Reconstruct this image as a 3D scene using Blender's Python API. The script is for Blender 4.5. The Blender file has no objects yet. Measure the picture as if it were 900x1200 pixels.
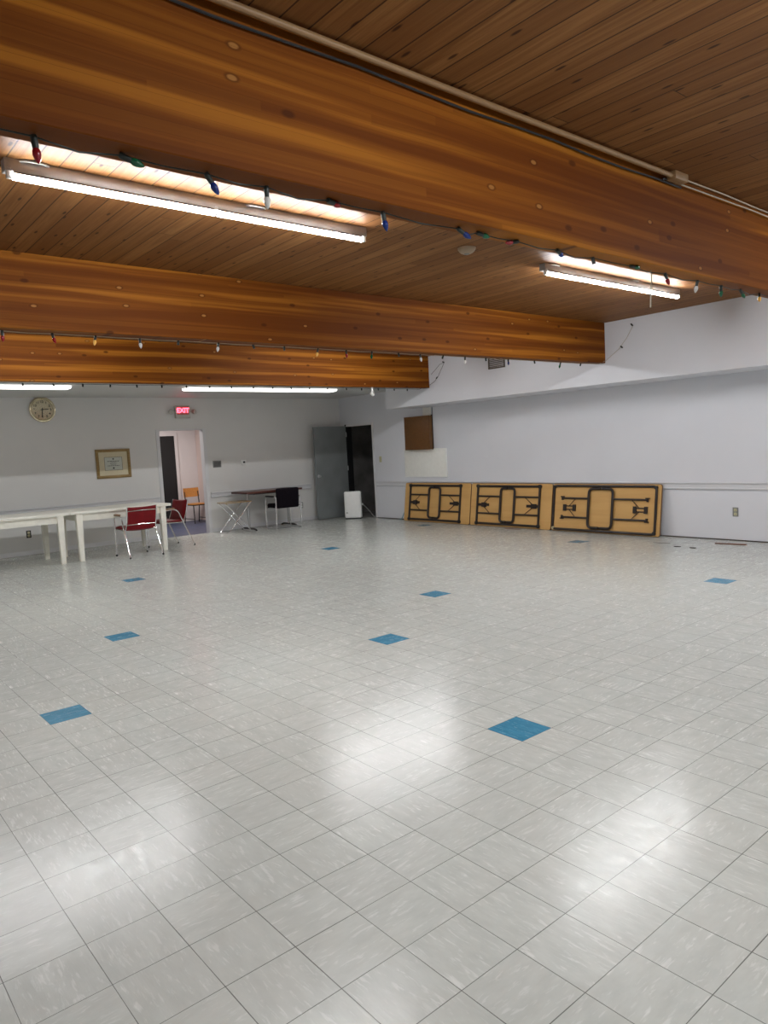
import bpy, bmesh, math, random
from mathutils import Vector, Matrix, noise
R_ = random.Random(7)
S = bpy.context.scene
COL = S.collection
PI = math.pi

# ------------------------------------------------------------------ camera
cd = bpy.data.cameras.new('camera')
cam = bpy.data.objects.new('camera', cd); COL.objects.link(cam)
cd.sensor_fit = 'HORIZONTAL'; cd.sensor_width = 36.0; cd.lens = 33.871
cd.clip_start = 0.05; cd.clip_end = 100
right = Vector((0.64132251, 0.7654736, -0.05249384))
down = Vector((0.03463122, -0.09722516, -0.99465971))
fwd = Vector((-0.76648948, 0.63607973, -0.08886197))
m = Matrix((right, -down, -fwd)).transposed().to_4x4()
m.translation = Vector((1.758, -1.2605, 1.4524))
cam.matrix_world = m
S.camera = cam

# ------------------------------------------------------------------ world, exposure
w = bpy.data.worlds.new('world'); S.world = w; w.use_nodes = True
w.node_tree.nodes['Background'].inputs[0].default_value = (0.02, 0.02, 0.022, 1)
w.node_tree.nodes['Background'].inputs[1].default_value = 1.0
vs = S.view_settings
vs.view_transform = 'Standard'; vs.look = 'None'; vs.gamma = 1.0; vs.use_curve_mapping = False
vs.exposure = 1.75
S.cycles.max_bounces = 10; S.cycles.diffuse_bounces = 6; S.cycles.caustics_reflective = False
S.cycles.caustics_refractive = False; S.cycles.sample_clamp_indirect = 4.0

TUBE = 51.0          # strength of the lit tubes
TUBE_BAY0 = 50.0     # tubes above and behind the camera
STRIP = 1.1          # wrap lights on the low white ceiling
T = 0.2286           # floor tile (9 in)

# room numbers (metres)
XW = -11.02; YW = 8.223; YS = 7.532
ZC = 2.979; ZB = 2.44; ZS = 2.162; ZT = 2.565
XB = [-0.531, -3.937, -7.42]; BT = 0.145      # near faces of the beams, thickness
YL = -3.2; XBK = 3.6

# ------------------------------------------------------------------ node helpers
def new_mat(name):
    mt = bpy.data.materials.new(name); mt.use_nodes = True
    nt = mt.node_tree; nt.nodes.clear()
    out = nt.nodes.new('ShaderNodeOutputMaterial'); bs = nt.nodes.new('ShaderNodeBsdfPrincipled')
    nt.links.new(bs.outputs[0], out.inputs[0])
    return mt, nt, bs
class G:
    def __init__(s, nt): s.nt = nt
    def n(s, t, **k):
        nd = s.nt.nodes.new('ShaderNode' + t)
        for a, b in k.items(): setattr(nd, a, b)
        return nd
    def put(s, sock, v):
        if isinstance(v, bpy.types.NodeSocket): s.nt.links.new(v, sock)
        elif isinstance(v, bpy.types.Node): s.nt.links.new(v.outputs[0], sock)
        else: sock.default_value = v
    def ma(s, op, a, b=0.0, c=None, clamp=False):
        nd = s.n('Math', operation=op, use_clamp=clamp); s.put(nd.inputs[0], a); s.put(nd.inputs[1], b)
        if c is not None: s.put(nd.inputs[2], c)
        return nd.outputs[0]
    def xyz(s, x, y, z=0.0):
        nd = s.n('CombineXYZ'); s.put(nd.inputs[0], x); s.put(nd.inputs[1], y); s.put(nd.inputs[2], z); return nd.outputs[0]
    def sep(s, v):
        nd = s.n('SeparateXYZ'); s.put(nd.inputs[0], v); return nd.outputs
    def pos(s): return s.n('NewGeometry').outputs['Position']
    def obj(s): return s.n('TexCoord').outputs['Object']
    def noise(s, v, scale=1.0, detail=3.0, rough=0.5, dist=0.0):
        nd = s.n('TexNoise'); s.put(nd.inputs['Vector'], v); nd.inputs['Scale'].default_value = scale
        nd.inputs['Detail'].default_value = detail; nd.inputs['Roughness'].default_value = rough
        nd.inputs['Distortion'].default_value = dist; return nd.outputs[0]
    def white(s, v):
        nd = s.n('TexWhiteNoise', noise_dimensions='3D'); s.put(nd.inputs[0], v); return nd.outputs
    def ramp(s, f, stops, interp='LINEAR'):
        nd = s.n('ValToRGB'); cr = nd.color_ramp; cr.interpolation = interp
        while len(cr.elements) < len(stops): cr.elements.new(0.5)
        for e, (p, c) in zip(cr.elements, stops):
            e.position = p; e.color = (c if len(c) == 4 else (*c, 1)) if isinstance(c, tuple) else (c, c, c, 1)
        s.put(nd.inputs[0], f); return nd.outputs[0]
    def mix(s, f, a, b, mode='MIX'):
        nd = s.n('MixRGB', blend_type=mode); s.put(nd.inputs[0], f)
        for i, v in ((1, a), (2, b)):
            if isinstance(v, tuple) and len(v) == 3: v = (*v, 1)
            s.put(nd.inputs[i], v)
        return nd.outputs[0]
    def bump(s, h, strength=0.2, dist=0.002):
        nd = s.n('Bump'); nd.inputs['Strength'].default_value = strength; nd.inputs['Distance'].default_value = dist
        s.put(nd.inputs['Height'], h); return nd.outputs[0]
def plain(name, c, rough=0.5, metal=0.0, var=0.06, scale=14.0, **k):
    mt, nt, bs = new_mat(name); g = G(nt)
    n = g.noise(g.obj(), scale, 4)
    f = g.ramp(n, [(0.3, 1 - var), (0.7, 1 + var)])
    g.put(bs.inputs['Base Color'], g.mix(1.0, (*c, 1), f, 'MULTIPLY'))
    bs.inputs['Roughness'].default_value = rough; bs.inputs['Metallic'].default_value = metal
    for a, b in k.items(): bs.inputs[a.replace('_', ' ')].default_value = b
    return mt
def emit(name, c, s):
    mt, nt, bs = new_mat(name)
    bs.inputs['Base Color'].default_value = (*c, 1); bs.inputs['Emission Color'].default_value = (*c, 1)
    bs.inputs['Emission Strength'].default_value = s; return mt

# ------------------------------------------------------------------ materials
def floor_mat(blue=False):
    mt, nt, bs = new_mat('blue_floor_tile' if blue else 'grey_floor_tile'); g = G(nt)
    p = g.sep(g.pos()); u = g.ma('DIVIDE', p[0], T); v = g.ma('DIVIDE', p[1], T)
    iu = g.ma('FLOOR', u); iv = g.ma('FLOOR', v)
    fu = g.ma('SUBTRACT', u, iu); fv = g.ma('SUBTRACT', v, iv)
    rnd = g.white(g.xyz(iu, iv, 3.0)); r3 = g.sep(rnd[1])
    flip = g.ma('GREATER_THAN', r3[0], 0.5)
    a = g.ma('ADD', g.ma('MULTIPLY', fu, g.ma('SUBTRACT', 1.0, flip)), g.ma('MULTIPLY', fv, flip))
    b = g.ma('ADD', g.ma('MULTIPLY', fv, g.ma('SUBTRACT', 1.0, flip)), g.ma('MULTIPLY', fu, flip))
    off = g.ma('MULTIPLY', rnd[0], 60.0)
    vv = g.xyz(g.ma('MULTIPLY', a, 3.0), g.ma('MULTIPLY', b, 15.0), off)
    st = g.noise(vv, 1.0, 3.0, 0.55, 0.5)
    cl = g.noise(g.xyz(g.ma('MULTIPLY', a, 2.0), g.ma('MULTIPLY', b, 5.0), off), 1.0, 3.0, 0.6)
    lightstreak = g.ramp(st, [(0.60, 0.0), (0.68, 1.0)])
    dirt = g.noise(g.pos(), 0.9, 5.0, 0.6)
    if blue:
        c = g.mix(g.ramp(cl, [(0.35, 0.0), (0.65, 1.0)]), (0.032, 0.20, 0.33), (0.048, 0.25, 0.41))
        c = g.mix(g.ma('MULTIPLY', lightstreak, 0.35), c, (0.12, 0.36, 0.52))
    else:
        c = g.mix(g.ramp(cl, [(0.3, 0.0), (0.7, 1.0)]), (0.505, 0.526, 0.495), (0.585, 0.606, 0.572))
        c = g.mix(g.ma('MULTIPLY', lightstreak, 0.42), c, (0.80, 0.80, 0.78))
        c = g.mix(g.ramp(r3[1], [(0.0, 0.0), (1.0, 0.22)]), c, (0.455, 0.46, 0.435))
        c = g.mix(g.ramp(dirt, [(0.45, 0.0), (0.75, 0.35)]), c, (0.52, 0.51, 0.465))
    # joints: distance to the nearest tile edge
    du = g.ma('MINIMUM', fu, g.ma('SUBTRACT', 1.0, fu)); dv = g.ma('MINIMUM', fv, g.ma('SUBTRACT', 1.0, fv))
    d = g.ma('MINIMUM', du, dv)
    jn = g.noise(g.pos(), 2.2, 2.0)
    jw = g.ma('MULTIPLY', jn, 0.0105)
    joint = g.ma('LESS_THAN', d, g.ma('ADD', jw, 0.0005))
    c = g.mix(g.ma('MULTIPLY', joint, 0.8), c, (0.085, 0.08, 0.075))
    g.put(bs.inputs['Base Color'], c)
    bs.inputs['Specular IOR Level'].default_value = 0.27
    wav = g.noise(g.xyz(g.ma('MULTIPLY', a, 3.0), g.ma('MULTIPLY', b, 20.0), off), 1.0, 5.0, 0.65)
    g.put(bs.inputs['Roughness'], g.ramp(wav, [(0.36, 0.12), (0.64, 0.29)]))
    hgt = g.ma('SUBTRACT', wav, g.ma('MULTIPLY', joint, 0.5))
    g.put(bs.inputs['Normal'], g.bump(hgt, 0.30, 0.0016))
    return mt
def plank_mat():
    # tongue and groove decking, boards run along X
    mt, nt, bs = new_mat('ceiling_planks'); g = G(nt)
    p = g.sep(g.pos()); W = 0.1235
    v = g.ma('DIVIDE', p[1], W); iv = g.ma('FLOOR', v); fv = g.ma('SUBTRACT', v, iv)
    r0 = g.white(g.xyz(iv, 5.0, 1.0))[0]
    u = g.ma('ADD', g.ma('DIVIDE', p[0], 3.6), g.ma('MULTIPLY', r0, 7.0)); iu = g.ma('FLOOR', u); fu = g.ma('SUBTRACT', u, iu)
    rn = g.white(g.xyz(iv, iu, 2.0)); r3 = g.sep(rn[1])
    off = g.ma('MULTIPLY', rn[0], 90.0)
    grain = g.noise(g.xyz(g.ma('MULTIPLY', p[0], 1.3), g.ma('MULTIPLY', p[1], 34.0), off), 1.0, 4.0, 0.6, 0.6)
    fine = g.noise(g.xyz(g.ma('MULTIPLY', p[0], 4.0), g.ma('MULTIPLY', p[1], 160.0), off), 1.0, 3.0, 0.6)
    c = g.mix(g.ramp(grain, [(0.36, 0.0), (0.62, 1.0)]), (0.1935, 0.0804, 0.0244), (0.2967, 0.1394, 0.0474))
    c = g.mix(g.ramp(r3[0], [(0.0, 0.0), (1.0, 0.8)]), c, (0.1634, 0.0640, 0.0192))
    c = g.mix(g.ramp(fine, [(0.45, 0.0), (0.75, 0.35)]), c, (0.1118, 0.0410, 0.0118))
    vo = g.n('TexVoronoi', feature='F1', voronoi_dimensions='2D'); vo.inputs['Scale'].default_value = 1.0
    g.put(vo.inputs['Vector'], g.xyz(g.ma('ADD', g.ma('MULTIPLY', p[0], 2.4), off), g.ma('MULTIPLY', p[1], 8.1)))
    kn = g.ma('MULTIPLY', g.ramp(vo.outputs['Distance'], [(0.045, 1.0), (0.085, 0.0)]), g.ma('GREATER_THAN', g.sep(vo.outputs['Color'])[0], 0.35))
    c = g.mix(g.ma('MULTIPLY', kn, 0.9), c, (0.0387, 0.0139, 0.0059))
    gd = g.ma('MINIMUM', fv, g.ma('SUBTRACT', 1.0, fv))
    gr = g.ma('LESS_THAN', gd, 0.028)
    bt = g.ma('LESS_THAN', fu, 0.0012)
    gr2 = g.ma('MAXIMUM', gr, bt)
    c = g.mix(g.ma('MULTIPLY', gr2, 0.85), c, (0.0258, 0.0098, 0.0044))
    g.put(bs.inputs['Base Color'], c); bs.inputs['Roughness'].default_value = 0.55; bs.inputs['Specular IOR Level'].default_value = 0.12
    g.put(bs.inputs['Normal'], g.bump(g.ma('SUBTRACT', 1.0, gr2), 0.8, 0.006))
    return mt
def beam_mat():
    # glued laminated fir: thin horizontal laminations that run along Y
    mt, nt, bs = new_mat('glulam_timber'); g = G(nt)
    p = g.sep(g.pos()); H = 0.0385
    z = g.ma('DIVIDE', p[2], H); iz = g.ma('FLOOR', z); fz = g.ma('SUBTRACT', z, iz)
    bx = g.ma('FLOOR', g.ma('DIVIDE', p[0], 1.5))
    r0 = g.white(g.xyz(iz, bx, 4.0))[0]
    u = g.ma('ADD', g.ma('DIVIDE', p[1], 3.1), g.ma('MULTIPLY', r0, 9.0)); iu = g.ma('FLOOR', u); fu = g.ma('SUBTRACT', u, iu)
    rn = g.white(g.xyz(iz, g.ma('ADD', iu, g.ma('MULTIPLY', bx, 17.0)), 6.0)); r3 = g.sep(rn[1]); off = g.ma('MULTIPLY', rn[0], 80.0)
    warp = g.noise(g.xyz(p[0], g.ma('MULTIPLY', p[1], 0.8), g.ma('MULTIPLY', p[2], 5.0)), 1.0, 2.0)
    gz = g.ma('ADD', p[2], g.ma('MULTIPLY', warp, 0.045))
    grain = g.noise(g.xyz(off, g.ma('MULTIPLY', p[1], 0.55), g.ma('MULTIPLY', gz, 46.0)), 1.0, 4.0, 0.55, 0.4)
    big = g.noise(g.xyz(g.ma('MULTIPLY', p[0], 2.0), g.ma('MULTIPLY', p[1], 0.24), g.ma('MULTIPLY', gz, 12.0)), 1.0, 2.0)
    c = g.mix(g.ramp(grain, [(0.3, 0.0), (0.7, 1.0)]), (0.1404, 0.0383, 0.0038), (0.2052, 0.0620, 0.0059))
    c = g.mix(g.ramp(big, [(0.38, 0.85), (0.52, 0.0)]), c, (0.1080, 0.0264, 0.0029))
    c = g.mix(g.ramp(big, [(0.545, 0.0), (0.62, 0.85)]), c, (0.3384, 0.1221, 0.0117))
    c = g.mix(g.ramp(r3[0], [(0.0, 0.22), (0.5, 0.0)]), c, (0.1080, 0.0277, 0.0032))
    c = g.mix(g.ramp(r3[1], [(0.72, 0.0), (1.0, 0.30)]), c, (0.2664, 0.0924, 0.0090))
    vo = g.n('TexVoronoi', feature='F1', voronoi_dimensions='2D'); vo.inputs['Scale'].default_value = 1.0
    g.put(vo.inputs['Vector'], g.xyz(g.ma('ADD', g.ma('MULTIPLY', bx, 13.3), g.ma('MULTIPLY', p[1], 3.0)), g.ma('MULTIPLY', p[2], 6.0)))
    kd = vo.outputs['Distance']
    sel = g.sep(vo.outputs['Color'])
    kn = g.ma('MULTIPLY', g.ramp(kd, [(0.06, 1.0), (0.11, 0.0)]), g.ma('GREATER_THAN', sel[0], 0.50))
    c = g.mix(g.ma('MULTIPLY', kn, 0.75), c, (0.0540, 0.0132, 0.0027))
    core = g.ma('MULTIPLY', g.ramp(kd, [(0.045, 1.0), (0.07, 0.0)]), g.ma('GREATER_THAN', sel[0], 0.78))
    c = g.mix(core, c, (0.3024, 0.1320, 0.0315))
    ln = g.ma('LESS_THAN', fz, 0.035)
    c = g.mix(g.ma('MULTIPLY', ln, 0.4), c, (0.0648, 0.0172, 0.0027))
    g.put(bs.inputs['Base Color'], c); bs.inputs['Roughness'].default_value = 0.55; bs.inputs['Specular IOR Level'].default_value = 0.08
    g.put(bs.inputs['Normal'], g.bump(grain, 0.15, 0.002))
    return mt
def wood(name, a, b, axis=0, rough=0.45, freq=30.0):
    mt, nt, bs = new_mat(name); g = G(nt); p = g.sep(g.obj())
    q = [g.ma('MULTIPLY', p[i], freq if i != axis else freq / 14) for i in range(3)]
    n = g.noise(g.xyz(*q), 1.0, 4.0, 0.6, 0.5)
    g.put(bs.inputs['Base Color'], g.mix(g.ramp(n, [(0.3, 0.0), (0.7, 1.0)]), a, b)); bs.inputs['Roughness'].default_value = rough
    return mt
def wall_mat(name, c, stain=True):
    mt, nt, bs = new_mat(name); g = G(nt)
    n = g.noise(g.pos(), 0.8, 4.0, 0.6); f = g.noise(g.pos(), 60.0, 2.0)
    p = g.sep(g.pos())
    k = g.mix(g.ramp(n, [(0.35, 0.0), (0.7, 1.0)]), tuple(x * 0.97 for x in c), tuple(min(1, x * 1.02) for x in c))
    g.put(bs.inputs['Base Color'], k); bs.inputs['Roughness'].default_value = 0.55
    g.put(bs.inputs['Normal'], g.bump(f, 0.08, 0.001))
    return mt
M = {}
M['floor'] = floor_mat(); M['blue_tile'] = floor_mat(True)
M['planks'] = plank_mat(); M['beam'] = beam_mat()
M['wall'] = wall_mat('wall_paint', (0.71, 0.715, 0.755))
M['wall_far'] = wall_mat('far_wall_warm_cast', (0.695, 0.685, 0.67))  # wall paint with the camera's warm white balance put into the colour
M['wall_white'] = wall_mat('white_ceiling_paint', (0.60, 0.60, 0.59))
M['trim'] = wall_mat('trim_paint', (0.70, 0.695, 0.71)); M['rail'] = wall_mat('rail_paint', (0.66, 0.66, 0.68))
M['cream'] = plain('cream_paint', (0.74, 0.72, 0.62), 0.4)
M['dark_gap'] = plain('brown_base_gap', (0.06, 0.045, 0.035), 0.7)
M['blue_floor'] = plain('blue_floor', (0.055, 0.068, 0.125), 0.45, 0, 0.2, 6)
M['side_wall'] = wall_mat('side_room_paint', (0.66, 0.62, 0.62))
M['side_wall_pink'] = wall_mat('side_room_end_paint', (0.66, 0.54, 0.50))
M['black_panel'] = plain('black_door_and_jamb_shade', (0.006, 0.006, 0.007), 0.6)
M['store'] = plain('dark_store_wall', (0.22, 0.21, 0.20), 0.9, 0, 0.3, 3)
M['steel_door'] = plain('grey_steel_paint', (0.205, 0.22, 0.222), 0.42, 0.0, 0.10, 3)
M['steel'] = plain('brushed_steel', (0.62, 0.62, 0.62), 0.28, 1.0, 0.04)
M['chrome'] = plain('chrome', (0.82, 0.82, 0.83), 0.13, 1.0, 0.02)
M['dull_chrome'] = plain('dull_chrome', (0.5, 0.5, 0.5), 0.3, 1.0, 0.04)
M['white_metal'] = plain('fixture_metal', (0.42, 0.40, 0.38), 0.5, 0.3)
M['tube'] = emit('lit_tube', (0.95, 0.98, 1.0), TUBE)
M['tube0'] = emit('lit_tube_overhead', (0.95, 0.98, 1.0), TUBE_BAY0)
M['strip'] = emit('lit_wrap_lens', (1.0, 0.98, 0.95), STRIP)
M['red_vinyl'] = plain('red_vinyl', (0.175, 0.002, 0.006), 0.5, 0, 0.12, Specular_IOR_Level=0.3)
M['black_plastic'] = plain('black_plastic', (0.012, 0.012, 0.013), 0.45)
M['black_fabric'] = plain('black_fabric', (0.008, 0.006, 0.009), 0.95, 0, 0.25, 40, Specular_IOR_Level=0.08)
M['black_metal'] = plain('black_tube_paint', (0.016, 0.013, 0.012), 0.4)
M['brown_metal'] = plain('dark_brown_tube_paint', (0.020, 0.012, 0.009), 0.42)
M['armwood'] = wood('arm_wood', (0.20, 0.10, 0.045), (0.30, 0.17, 0.08))
M['hardboard'] = wood('tan_hardboard', (0.58, 0.325, 0.105), (0.66, 0.395, 0.14), 0, 0.6, 9)
M['edge'] = plain('table_edge_brown', (0.17, 0.085, 0.035), 0.5)
M['white_table'] = plain('white_table_paint', (0.88, 0.86, 0.77), 0.35, 0, 0.04)
M['plywood'] = wood('orange_plywood', (0.42, 0.17, 0.035), (0.56, 0.25, 0.06), 1)
M['desk_wood'] = wood('red_brown_laminate', (0.055, 0.014, 0.010), (0.10, 0.026, 0.016), 1, 0.35)
M['tray_wood'] = wood('tray_wood', (0.30, 0.19, 0.09), (0.42, 0.28, 0.15), 1, 0.3)
M['cab_wood'] = wood('cabinet_veneer', (0.115, 0.042, 0.006), (0.155, 0.062, 0.010), 2, 0.4, 22)
M['cab_edge'] = wood('cabinet_side_veneer', (0.16, 0.07, 0.02), (0.21, 0.10, 0.032), 2, 0.45, 22)
M['white_board'] = plain('white_hardboard', (0.86, 0.85, 0.80), 0.5, 0, 0.03)
M['white_plastic'] = plain('white_plastic', (0.88, 0.88, 0.86), 0.35, 0, 0.02)
M['grey_plastic'] = plain('grey_plastic', (0.22, 0.22, 0.21), 0.5)
M['ivory'] = plain('ivory_plastic', (0.52, 0.48, 0.30), 0.4)
M['gold'] = plain('gold_rim', (0.80, 0.72, 0.52), 0.18, 0.95, 0.06)
M['gold_frame'] = wood('gilt_frame', (0.22, 0.135, 0.04), (0.36, 0.24, 0.085), 0, 0.4, 60)
M['clock_face'] = plain('clock_face', (0.46, 0.43, 0.32), 0.5, 0, 0.1, 8)
M['ink'] = plain('black_ink', (0.02, 0.02, 0.018), 0.6)
M['mat_board'] = plain('cream_mat', (0.62, 0.55, 0.38), 0.7, 0, 0.03)
M['paper'] = plain('certificate_paper', (0.56, 0.58, 0.52), 0.7, 0, 0.03)
M['sign_case'] = plain('sign_case', (0.52, 0.50, 0.46), 0.5)
M['sign_red'] = emit('lit_sign_letters', (1.0, 0.06, 0.10), 2.2)
M['sign_pink'] = plain('sign_pale_red', (0.62, 0.16, 0.16), 0.5)
M['cord'] = plain('dark_green_cord', (0.010, 0.016, 0.012), 0.5)
M['cord_pale'] = plain('pale_cord', (0.42, 0.36, 0.27), 0.5)
M['cord_blue'] = plain('blue_cable', (0.10, 0.30, 0.36), 0.5)
M['pipe'] = wood('tan_pipe', (0.20, 0.11, 0.045), (0.27, 0.16, 0.07), 1, 0.5, 18)
M['vent'] = plain('brown_vent', (0.10, 0.075, 0.055), 0.5)
M['detector'] = plain('detector_beige', (0.36, 0.27, 0.18), 0.5)
M['debris_brown'] = wood('debris_wood', (0.12, 0.05, 0.03), (0.22, 0.10, 0.06), 0)
M['debris_dark'] = plain('debris_dark', (0.04, 0.03, 0.025), 0.7)
M['debris_grey'] = plain('debris_grey', (0.20, 0.19, 0.17), 0.7)
def bulb_mat(name, c, trans=0.0):
    mt, nt, bs = new_mat(name); bs.inputs['Base Color'].default_value = (*c, 1); bs.inputs['Roughness'].default_value = 0.12
    bs.inputs['Transmission Weight'].default_value = trans; return mt
BULB = dict(red=bulb_mat('red_bulb', (0.22, 0.005, 0.008)), blue=bulb_mat('blue_bulb', (0.006, 0.022, 0.14)),
            green=bulb_mat('green_bulb', (0.006, 0.085, 0.035)), white=bulb_mat('clear_bulb', (0.85, 0.84, 0.80), 0.35),
            amber=bulb_mat('amber_bulb', (0.75, 0.42, 0.10)), pink=bulb_mat('pink_bulb', (0.65, 0.26, 0.24)))

# ------------------------------------------------------------------ mesh helpers
def xf(bm, vs_, mat):
    if mat is not None: bmesh.ops.transform(bm, matrix=mat, verts=vs_)
def box(bm, x0, x1, y0, y1, z0, z1, mat=None, bev=0.0, seg=2):
    mm = Matrix.Translation(((x0 + x1) / 2, (y0 + y1) / 2, (z0 + z1) / 2)) @ Matrix.Diagonal((x1 - x0, y1 - y0, z1 - z0, 1))
    r = bmesh.ops.create_cube(bm, size=1.0, matrix=mm); v = r['verts']
    if bev:
        ed = list({e for a in v for e in a.link_edges})
        rb = bmesh.ops.bevel(bm, geom=ed, offset=bev, segments=seg, affect='EDGES', profile=0.5)
        v = list({a for f in rb['faces'] for a in f.verts} | {a for a in v if a.is_valid})
    xf(bm, v, mat); return v
def fillet(pts, r, n=6, closed=False):
    P = [Vector(p) for p in pts]; out = []; N = len(P)
    for i, p in enumerate(P):
        if not closed and i in (0, N - 1): out.append(p); continue
        a = P[(i - 1) % N]; b = P[(i + 1) % N]
        d1 = (a - p); d2 = (b - p); l = min(r, d1.length * 0.49, d2.length * 0.49)
        s = p + d1.normalized() * l; e = p + d2.normalized() * l
        for k in range(n + 1):
            t = k / n; out.append((1 - t) ** 2 * s + 2 * t * (1 - t) * p + t * t * e)
    return out
def tube(bm, pts, r, n=8, closed=False, mat=None):
    P = [Vector(p) for p in pts]
    Q = [P[0]]
    for p in P[1:]:
        if (p - Q[-1]).length > 1e-5: Q.append(p)
    if closed and (Q[0] - Q[-1]).length < 1e-5: Q.pop()
    P = Q; N = len(P); rings = []; up = None
    for i in range(N):
        if closed: t = P[(i + 1) % N] - P[(i - 1) % N]
        else: t = P[min(i + 1, N - 1)] - P[max(i - 1, 0)]
        t.normalize()
        if up is None:
            up = Vector((0, 0, 1)) if abs(t.z) < 0.9 else Vector((1, 0, 0))
        up = (up - t * up.dot(t))
        if up.length < 1e-6: up = t.orthogonal()
        up.normalize(); sd = t.cross(up)
        rr = r[i] if isinstance(r, (list, tuple)) else r
        rings.append([bm.verts.new(P[i] + up * (rr * math.cos(2 * PI * k / n)) + sd * (rr * math.sin(2 * PI * k / n))) for k in range(n)])
    L = N if closed else N - 1
    for i in range(L):
        A = rings[i]; B = rings[(i + 1) % N]
        for k in range(n):
            bm.faces.new((A[k], A[(k + 1) % n], B[(k + 1) % n], B[k]))
    if not closed:
        bm.faces.new(rings[0][::-1]); bm.faces.new(rings[-1])
    v = [a for rg in rings for a in rg]
    xf(bm, v, mat); return v
def lathe(bm, prof, n=20, mat=None):
    # prof: list of (radius, z) around Z
    rings = []; allv = []
    for r, z in prof:
        if r < 1e-6: rg = [bm.verts.new((0, 0, z))]
        else: rg = [bm.verts.new((r * math.cos(2 * PI * k / n), r * math.sin(2 * PI * k / n), z)) for k in range(n)]
        rings.append(rg); allv += rg
    for A, B in zip(rings, rings[1:]):
        for k in range(n):
            a = A[k % len(A)]; b = A[(k + 1) % len(A)]; c = B[(k + 1) % len(B)]; d = B[k % len(B)]
            f = [x for i, x in enumerate((a, b, c, d)) if x not in (a, b, c, d)[:i]]
            if len(f) >= 3: bm.faces.new(f)
    for rg, fl in ((rings[0], True), (rings[-1], False)):
        if len(rg) > 1: bm.faces.new(rg[::-1] if fl else rg)
    xf(bm, allv, mat); return allv
def prism(bm, outline, h, mat=None):
    # outline in XY, extruded along Z 0..h
    lo = [bm.verts.new((x, y, 0)) for x, y in outline]; hi = [bm.verts.new((x, y, h)) for x, y in outline]
    N = len(lo); bm.faces.new(lo[::-1]); bm.faces.new(hi)
    for i in range(N): bm.faces.new((lo[i], lo[(i + 1) % N], hi[(i + 1) % N], hi[i]))
    xf(bm, lo + hi, mat); return lo + hi
def rrect(x0, x1, y0, y1, r, n=6):
    out = []
    for cx, cy, a in ((x1 - r, y1 - r, 0), (x0 + r, y1 - r, 90), (x0 + r, y0 + r, 180), (x1 - r, y0 + r, 270)):
        for k in range(n + 1):
            t = math.radians(a + 90 * k / n); out.append((cx + r * math.cos(t), cy + r * math.sin(t)))
    return out
def B(): return bmesh.new()
def obj(name, bm, mt, parent=None, smooth=True, mat=None):
    bmesh.ops.recalc_face_normals(bm, faces=bm.faces)
    me = bpy.data.meshes.new(name); bm.to_mesh(me); bm.free()
    for x in (mt if isinstance(mt, list) else [mt]): me.materials.append(x)
    if smooth:
        for f in me.polygons: f.use_smooth = True
        try: me.set_sharp_from_angle(angle=math.radians(38))
        except Exception: pass
    o = bpy.data.objects.new(name, me); COL.objects.link(o)
    if parent is not None: o.parent = parent
    if mat is not None: o.matrix_local = mat
    return o
def tag(o, label, cat, group=None):
    o['label'] = label; o['category'] = cat
    if group: o['group'] = group
    return o
def thing(name, label, cat, loc=(0, 0, 0), rz=0.0, group=None):
    o = bpy.data.objects.new(name, None); COL.objects.link(o); o.empty_display_size = 0.1
    o.location = loc; o.rotation_euler = (0, 0, rz); return tag(o, label, cat, group)
def struct(name, bm, mt, parent=None):
    o = obj(name, bm, mt, parent, smooth=False)
    if parent is None: o['kind'] = 'structure'
    return o
def dup(o, loc=None, rz=None, label=None, parent=None):
    c = o.copy(); COL.objects.link(c)
    if parent is not None: c.parent = parent
    if loc is not None: c.location = loc
    if rz is not None: c.rotation_euler = (0, 0, rz)
    if label: c['label'] = label
    for ch in list(o.children): dup(ch, parent=c)
    return c

# ------------------------------------------------------------------ structure
BLUE = {(-3, 6), (-11, 9), (-15, 15), (-12, -1), (-19, 3), (-31, 8), (-7, 24), (-31, 21), (-19, 31), (-35, 33)}
bm = B()
i0, i1 = int(math.floor(XW / T)), int(math.ceil(XBK / T)); j0, j1 = int(math.floor(YL / T)), int(math.ceil(YW / T))
xs = [XW] + [i * T for i in range(i0 + 1, i1)] + [XBK]; ys = [YL] + [j * T for j in range(j0 + 1, j1)] + [YW]
gv = [[bm.verts.new((x, y, 0)) for y in ys] for x in xs]
for a in range(len(xs) - 1):
    for b in range(len(ys) - 1):
        f = bm.faces.new((gv[a][b], gv[a + 1][b], gv[a + 1][b + 1], gv[a][b + 1]))
        f.material_index = 1 if (i0 + a, j0 + b) in BLUE else 0
fl = struct('floor', bm, [M['floor'], M['blue_tile']])
bm = B(); box(bm, XB[2] - BT, XBK, YL, YW, ZC, ZC + 0.1); struct('ceiling', bm, M['planks'])
bm = B(); box(bm, XW, XB[2] - BT, YL, YW, ZT, ZT + 0.1); struct('ceiling_low', bm, M['wall_white'])
# far wall with the doorway to the side room
D0, D1, DH = 4.115, 4.975, 1.972
bm = B(); WTH = 0.13
box(bm, XW - WTH, XW, YL, D0, 0, ZC); box(bm, XW - WTH, XW, D1, YW + WTH, 0, ZC); box(bm, XW - WTH, XW, D0, D1, DH, ZC)
struct('wall_far', bm, M['wall_far'])
E0, E1, EH = -10.80, -9.915, 1.945
bm = B()
box(bm, XW, E0, YW, YW + WTH, 0, ZC); box(bm, E1, XBK, YW, YW + WTH, 0, ZC); box(bm, E0, E1, YW, YW + WTH, EH, ZC)
struct('wall_right', bm, M['wall'])
bm = B(); box(bm, XW - WTH, XBK, YL - 0.1, YL, 0, ZC); struct('wall_left', bm, M['wall'])
bm = B(); box(bm, XBK, XBK + 0.1, YL - 0.1, YW + WTH, 0, ZC); struct('wall_back', bm, M['wall'])
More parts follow.
